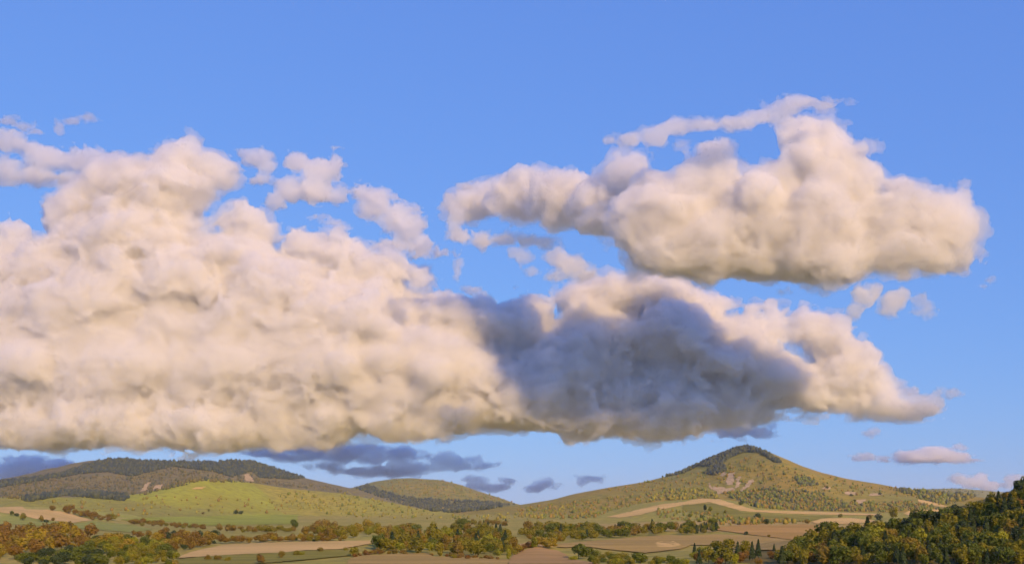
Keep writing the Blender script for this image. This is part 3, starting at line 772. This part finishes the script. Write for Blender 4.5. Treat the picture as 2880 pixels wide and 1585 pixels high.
TRI = []
VW = 1 / 0.89444       # the cloud outlines were read from an overview 2576 pixels wide
def cloud(label, blobs, D, vox, seed, mat, thick=0.8, amp=0.34, wave=420, lean=0.0, group=None, tear=0.0, puff=0, fringe=0, melt=20.0, fine=.5, calm=None):
    """blobs: (x, y, rx, ry[, metres farther]) as seen; the body is their union, billowed and torn by noise"""
    B = []
    for b in blobs:
        x, y, rx, ry = b[:4]
        dy = (b[4] if len(b) > 4 else 0.0) + lean * (1000 - y)
        k = (D + dy) / F
        B.append(((x * VW - 1440) * k, D + dy, H + (YH - y * VW) * k, rx * VW * k, max(rx, ry) * thick * VW * k, ry * VW * k))
    B = np.array(B)
    if puff:
        r = np.random.default_rng(seed)
        kids = []
        for b in B:
            for _ in range(puff):
                d = r.normal(size=3); d[1] = -abs(d[1]) * 1.2; d[2] += .25
                d /= np.linalg.norm(d)
                q = r.uniform(.24, .46) * min(b[3], b[5])
                kids.append((*(b[:3] + d * b[3:] * r.uniform(.78, 1.0)), q * r.uniform(1, 1.4), q, q))
        B = np.concatenate([B, np.array(kids)])
    rmean = np.median(np.minimum(B[:len(blobs), 3], B[:len(blobs), 5]))
    pad = amp * rmean * 1.5 + 3 * vox + fringe * 2.2
    lo = (B[:, :3] - B[:, 3:]).min(0) - pad; hi = (B[:, :3] + B[:, 3:]).max(0) + pad
    n = np.ceil((hi - lo) / vox).astype(int) + 1
    ax = [lo[i] + np.arange(n[i]) * vox for i in range(3)]
    Fd = np.full(n, -1e9, np.float32)
    for b in B:
        sl = []
        for i in range(3):
            r = b[3 + i] * 1.9 + 2 * vox
            sl.append(slice(max(0, int((b[i] - r - lo[i]) / vox)), min(n[i], int((b[i] + r - lo[i]) / vox) + 2)))
        gx = ((ax[0][sl[0]] - b[0]) / b[3])[:, None, None]
        gy = ((ax[1][sl[1]] - b[1]) / b[4])[None, :, None]
        gz = ((ax[2][sl[2]] - b[2]) / b[5])[None, None, :]
        d = (1 - np.sqrt(gx * gx + gy * gy + gz * gz)) * min(b[3], b[5])
        o = Fd[tuple(sl)]
        hh = np.clip(.5 + .5 * (o - d) / melt, 0, 1)
        Fd[tuple(sl)] = o * hh + d * (1 - hh) + melt * hh * (1 - hh)
    Fd -= melt * .24
    lim = amp * rmean
    near = np.argwhere(np.abs(Fd) < lim * 1.25 + vox * 2)
    P = (near * vox + lo).astype(np.float32)
    warp = np.stack([fbm(P, wave * .8, 2, 150 + i) for i in range(3)], 1) * wave * .4
    nz = billow((P + warp) * np.array([.75, 1, 1], np.float32), wave, 5, seed, .5) - 0.55 + fine * fbm(P + warp, wave * .22, 4, 29, .65)
    if tear: nz -= tear * np.clip(fbm(P + warp * 2, wave * .5, 4, 43) + .1, 0, 1)
    nz = np.maximum(nz, -.36)
    if calm:
        # a smoother layer between two heights, as far as x
        z0, z1 = H + (YH - calm[1] * VW) * D / F, H + (YH - calm[0] * VW) * D / F
        xm = (calm[2] * VW - 1440) * D / F
        t = np.clip(1 - np.abs(P[:, 2] + 90 * fbm(P, 900, 2, 61) - (z0 + z1) / 2) / ((z1 - z0) * .62), 0, 1)
        t = t * t * (3 - 2 * t) * np.clip((xm - P[:, 0]) / 500, 0, 1)
        nz = nz * (1 - .72 * t)
    Fd[tuple(near.T)] += (nz * lim * 1.7).astype(np.float32)
    Fd[0] = Fd[-1] = Fd[:, 0] = Fd[:, -1] = Fd[:, :, 0] = Fd[:, :, -1] = -1
    v, f = surface_nets(Fd, lo, vox)
    mi = np.zeros(len(f), np.int32)
    if fringe:
        # a thin torn veil round the dense body
        rim = np.argwhere((Fd > -fringe * 2.2 - vox) & (Fd < vox * 3))
        P = (rim * vox + lo).astype(np.float32)
        fs = fringe / 55
        w2 = np.stack([fbm(P, 260 * fs, 3, 160 + i, .6) for i in range(3)], 1) * 150 * fs
        tn = fbm((P + w2) * np.array([.8, 1, 1.7], np.float32), 240 * fs, 4, 77, .6)
        G = np.full(Fd.shape, -1.0, np.float32)
        G[tuple(rim.T)] = (Fd[tuple(rim.T)] + fringe * (0.25 + 3.2 * tn)).astype(np.float32)
        G[Fd >= vox * 3] = vox * 3
        G[0] = G[-1] = G[:, 0] = G[:, -1] = G[:, :, 0] = G[:, :, -1] = -1
        v2, f2 = surface_nets(G, lo, vox)
        f = np.concatenate([f, f2 + len(v)]); v = np.concatenate([v, v2])
        mi = np.concatenate([mi, np.ones(len(f2), np.int32)])
    base = np.array([v[:, 0].mean(), v[:, 1].mean(), v[:, 2].min()])
    me = mesh_np('cloud', v - base, f, True, mat)
    if fringe:
        me.materials.append(v_fringe)
        me.polygons.foreach_set('material_index', mi)
    TRI.append(len(f) * 2)
    o = put('cloud', me, label, 'cloud', group)
    o.location = base
    return o

def vapour(name, dens, g=0.3, veil=0.03, col=(.928, .957, .997)):
    m, t, o = new_mat(name)
    v = t.nodes.new('ShaderNodeVolumeScatter')
    v.inputs['Color'].default_value = (*col, 1)
    v.inputs['Density'].default_value = dens
    v.inputs['Anisotropy'].default_value = g
    t.links.new(v.outputs[0], o.inputs['Volume'])
    a = t.nodes.new('ShaderNodeBsdfTransparent'); d = t.nodes.new('ShaderNodeBsdfDiffuse'); d.inputs[0].default_value = (.68, .72, .80, 1); mx = t.nodes.new('ShaderNodeMixShader')
    mx.inputs[0].default_value = veil
    t.links.new(a.outputs[0], mx.inputs[1]); t.links.new(d.outputs[0], mx.inputs[2]); t.links.new(mx.outputs[0], o.inputs['Surface'])
    return m
v_thick = vapour('dense_vapour', 0.018, .3, .06)
v_thin = vapour('thin_vapour', 0.011, .3, .03, (.985, .98, .98))
v_fringe = vapour('fringe_vapour', 0.006, .3, .02)
v_wisp = vapour('wispy_vapour', 0.006, .3, .02, (.985, .98, .98))

UPPER = [(1230,500,60,38),(1180,520,45,35),(1320,490,90,58),(1420,500,100,65),(1520,520,90,75),(1570,440,52,50),(1630,470,55,45),(1640,560,120,100),(1735,440,42,60),(1795,385,42,48),(1800,450,60,50),(1760,600,140,100),(1900,560,150,120),(1955,450,62,66),(1985,360,45,50),(2035,340,55,52),(2080,420,105,90),(2150,450,75,70),(2050,580,160,115),(2220,560,125,90),(2340,570,105,80),(2410,545,48,55),(2350,650,70,52),(2250,630,110,62),(1680,630,120,62),(1850,650,120,55),(2000,660,120,50),(2120,650,100,55)]
BANK = [
 # right wing: bright rim, shaded hollow, low bulges
 (1330,770,62,42),(1450,755,85,50),(1560,740,95,52),(1660,745,95,55),(1760,790,75,55),(1500,850,150,90),(1680,870,160,105),(1820,900,130,90),(1950,950,115,75),(2040,990,75,48),
 (1400,950,160,105),(1560,1000,150,80),(1740,1020,130,65),(1880,1030,80,45),(1640,1070,110,38),(1480,1060,110,45),(1300,1020,160,80),(1100,990,160,100),
 (1895,795,26,34),(1950,805,38,42),(2020,815,48,52),(2085,860,70,62),(2145,920,78,68),(2190,980,65,45),(2110,950,80,70),(2180,1018,80,22),(2270,1027,50,12),(2315,1036,26,8),(1540,930,120,70),(1240,830,110,62),(1160,790,90,50),(1320,850,110,80),(1860,850,70,50),(230,635,110,60,-60),(520,745,130,75,-60),(1680,965,110,70,-80),(305,655,95,58,-170),(455,745,105,62,-190),(645,815,115,68,-190),(850,850,120,70,-150),
 # left mass
 (30,640,75,62),(165,560,62,75),(215,515,78,74),(290,478,105,78),(390,510,125,100),(420,420,48,52),(470,380,34,42),(540,430,60,40),(480,460,60,45),(330,610,180,90),(130,690,160,85),
 (620,572,74,54),(560,660,150,80),(450,720,180,95),(250,790,220,110),(50,830,150,110),(770,620,60,45),(850,640,80,52),(960,690,85,48),(1060,705,48,34),(700,750,180,105),(900,790,170,95),(1080,800,120,70),(1190,820,90,55),
 (100,930,200,105,-60),(350,930,220,105,-60),(600,930,200,105,-60),(850,930,200,105,-60),(1080,920,180,105,-60),
 (100,1075,180,58,-140),(320,1075,180,58,-140),(540,1075,160,62,-140),(715,1050,72,85,-220),(830,1055,115,70,-140),(980,1045,110,70,-160),(1130,1035,125,66,-140),(220,1000,150,62,-80),(470,995,160,62,-40),(690,985,140,66,-100),(930,995,130,62,-60),(1200,950,140,85,-40),(-20,1010,140,60,-60),(250,870,190,90),(520,855,190,95),(780,865,180,90),(1000,870,160,85),(-140,980,160,150),(-120,740,140,130)]
UPPER = [(x, y, a, b, 1500 * min(1, max(0, (1640 - x) / 420))) for x, y, a, b in UPPER]
cloud('large cumulus cloud with two towers floating alone above the gap', UPPER, 8400, 15, 3, v_thick, thick=.75, puff=5, wave=300, fringe=55, melt=55.0)
cloud('huge peach cloud bank stretching from the left edge to above the pointed hill', BANK, 10300, 18, 8, v_thick, lean=.5, wave=360, puff=2, amp=.29, tear=0.0, calm=(820, 1000, 1300), fringe=55, melt=115.0)
cloud('long thin streak of cloud across the tops of the cumulus towers', [(1530,352,22,10),(1580,350,48,15),(1650,345,40,24),(1700,322,45,24),(1770,316,55,18),(1850,310,60,18),(1920,292,50,18),(1970,272,48,20),(2010,258,50,18),(2080,268,38,10),(2120,262,18,6)], 8000, 9, 14, v_thin, thick=.5, amp=.55, wave=180, tear=.4, fine=.25, fringe=22)
SCRAPS = [
 ('torn veil of cloud at the left edge above the bank', [(20,355,40,25),(70,370,45,14),(130,400,60,30),(210,400,60,28),(270,420,45,22),(100,445,60,18),(20,430,40,35),(170,450,40,18),(320,395,40,14)], v_wisp, 11000, 11, 200, 21),
 ('thin curl of cloud highest at the left edge', [(20,305,30,7),(60,318,30,8),(90,330,18,7)], v_wisp, 11000, 9, 120, 22),
 ('faint arc of cloud above the torn veil', [(150,325,12,16),(185,305,22,8),(215,295,18,6)], v_wisp, 11000, 9, 120, 23),
 ('peach scrap of cloud right of the tall head of the bank', [(610,385,20,10),(645,395,34,20),(670,420,22,16),(655,455,28,12)], v_thin, 11000, 9, 140, 24),
 ('horned peach scrap of cloud left of the open blue gap', [(750,410,34,22),(800,430,40,34),(845,415,16,34),(790,480,48,34),(730,480,32,34),(700,510,26,20),(850,490,26,22)], v_thin, 11000, 9, 160, 25),
 ('long drooping scrap of cloud above the middle of the bank', [(905,485,26,16),(945,515,46,36),(990,545,40,34),(1030,570,44,40),(1065,615,32,34),(1010,625,44,16),(1100,635,36,12)], v_thin, 11000, 9, 160, 26),
 ('thin dark dash of cloud in the blue below the horned scrap', [(810,545,22,7),(835,560,22,8),(862,575,14,6)], v_wisp, 10400, 8, 90, 27),
 ('blue-grey fragments under the left end of the cumulus', [(1165,595,30,16),(1210,610,36,16),(1260,602,46,14),(1320,605,36,14),(1370,608,30,16)], v_thin, 9500, 9, 130, 28),
 ('curled fragment hanging left of the cumulus', [(1130,500,14,26),(1150,540,20,24),(1140,575,18,20),(1175,470,26,9)], v_thin, 9000, 8, 100, 29),
 ('peach fragment hanging below the middle of the cumulus', [(1410,650,30,26),(1440,665,36,28),(1395,690,26,14),(1470,690,26,12)], v_thin, 8150, 8, 110, 30),
 ('thin tail of cloud below the left end of the cumulus', [(1290,640,18,14),(1320,650,22,20),(1340,675,14,16)], v_wisp, 8150, 8, 100, 31),
 ('tiny pink puff in the blue gap between cumulus and bank', [(1155,660,9,10),(1150,685,7,14)], v_wisp, 9500, 7, 70, 32),
 ('pale fragment below the right part of the cumulus', [(2170,745,26,28),(2150,775,22,22),(2200,730,26,18)], v_thin, 8150, 8, 110, 33),
 ('round pinkish fragment below the right part of the cumulus', [(2245,755,30,26),(2270,740,20,14),(2240,780,24,12)], v_thin, 8150, 8, 110, 34),
 ('curl of cloud below the right end of the cumulus', [(2315,755,22,14),(2335,775,15,18),(2310,788,16,10)], v_wisp, 8150, 8, 90, 35),
 ('tiny grey flake right of the cumulus', [(2468,650,9,14),(2480,662,8,8)], v_wisp, 9000, 7, 60, 36),
 ('tiny slanting flake below right of the cumulus', [(2490,705,12,6),(2475,720,10,6)], v_wisp, 9000, 7, 60, 37),
 ('wisp of cloud floating above the saddle of the bank', [(1190,730,26,9),(1215,745,14,18),(1240,790,10,24)], v_wisp, 11000, 8, 90, 38),
 ('mauve flake trailing off the right end of the bank', [(2290,985,28,12),(2320,995,18,8)], v_wisp, 10600, 8, 80, 39),
 ('small mauve pair of flakes right of the bank', [(2360,985,14,7),(2400,990,22,9)], v_wisp, 10600, 8, 70, 40),
 ('mauve scrap under the dark belly of the bank above the pointed hill', [(1790,1078,40,12),(1850,1085,50,16),(1910,1088,36,14),(1940,1070,16,10)], v_thin, 11400, 10, 130, 41),
]
for lb, bl, mt, D, vx, wv, sd in SCRAPS:
    bl = [(x, y, rx * 1.15, ry * 1.15) for x, y, rx, ry in bl]
    cloud(lb, bl, D, vx, sd, mt, thick=.6, amp=.6, wave=wv, tear=.4, fine=.25, fringe=22)
LOW = [
 ('dark scud at the left edge over the end of the ridge', [(30,1185,50,26),(90,1190,60,22),(150,1175,60,22),(60,1165,60,18),(10,1205,40,14)], v_thin, 51),
 ('broad blue-grey scud under the bank above the ridge end', [(680,1140,60,11),(780,1130,90,13),(740,1150,60,12),(810,1142,60,16),(860,1150,50,18),(830,1172,46,12)], v_wisp, 52),
 ('ragged grey scud in the middle of the low row', [(900,1130,80,13),(1000,1138,60,12),(900,1140,50,14),(940,1152,50,20),(890,1186,60,12),(960,1184,50,16)], v_wisp, 65),
 ('grey puff before the end of the low scud row', [(1005,1162,38,24),(1045,1178,44,16),(1010,1188,50,10)], v_wisp, 66),
 ('dark round puff at the end of the scud above the domed hill', [(1125,1160,42,24),(1150,1172,34,14),(1105,1175,28,12)], v_wisp, 53),
 ('faint grey puff right of the dark round puff', [(1195,1158,30,12),(1210,1170,32,9)], v_wisp, 54),
 ('grey curl of cloud above the right shoulder of the domed hill', [(1180,1205,32,8),(1210,1215,16,10),(1200,1222,40,8)], v_wisp, 55),
 ('small grey cloud low in the gap, nearer the domed hill', [(1265,1225,36,11),(1280,1210,22,10),(1240,1232,24,7)], v_thin, 56),
 ('small dark cloud lowest in the gap', [(1345,1228,34,11),(1370,1218,26,12),(1395,1226,14,9)], v_thin, 57),
 ('faint curl of cloud over the foot of the pointed hill', [(1465,1212,18,10),(1490,1202,26,6),(1512,1210,8,9)], v_wisp, 58),
 ('flat pink cloud low over the far end of the pointed hill', [(2290,1146,44,15),(2350,1140,50,18),(2400,1148,44,12),(2320,1155,80,8),(2445,1155,24,5)], v_thin, 59),
 ('flat mauve streak beside the flat pink cloud', [(2180,1150,32,10),(2220,1150,26,8)], v_wisp, 60),
 ('small mauve puff above the flat pink cloud', [(2410,1122,14,7),(2425,1128,12,5)], v_wisp, 61),
 ('tiny mauve flake right of the bank above the flat pink cloud', [(2190,1088,16,9),(2205,1082,12,6)], v_wisp, 62),
 ('pink puff rising behind the wooded slope', [(2465,1210,22,20),(2490,1222,26,14),(2440,1215,22,14),(2410,1205,20,10)], v_thin, 63),
 ('pale mauve cloud at the right edge behind the wooded slope', [(2550,1205,26,14),(2580,1212,30,16),(2530,1218,20,9)], v_wisp, 64),
]
for lb, bl, mt, sd in LOW:
    cloud(lb, bl, 12000 if sd < 59 or sd > 64 else 14500, 13, sd, mt, thick=.6, amp=.5, wave=170, tear=.3, fine=.25, fringe=24)

print('cloud triangles', sum(TRI))
# ------------------------------------------------------------------ haze over the valley
def haze_box():
    m, t, o = new_mat('valley_haze')
    v = t.nodes.new('ShaderNodeVolumePrincipled')
    v.inputs['Color'].default_value = (.80, .88, 1, 1)
    v.inputs['Density'].default_value = 0.000022
    v.inputs['Anisotropy'].default_value = 0.0
    t.links.new(v.outputs[0], o.inputs['Volume'])
    x, y0, y1, z0, z1 = 12500, -400, 11400, -12, 262
    V = [(-x, y0, z0), (x, y0, z0), (x, y1, z0), (-x, y1, z0), (-x, y0, z1), (x, y0, z1), (x, y1, z1), (-x, y1, z1)]
    Q = [(0, 3, 2, 1), (4, 5, 6, 7), (0, 1, 5, 4), (1, 2, 6, 5), (2, 3, 7, 6), (3, 0, 4, 7)]
    put('haze', mesh_np('haze', np.array(V, float), np.array(Q), False, m), 'faint blue haze lying over the valley', kind='stuff')
haze_box()
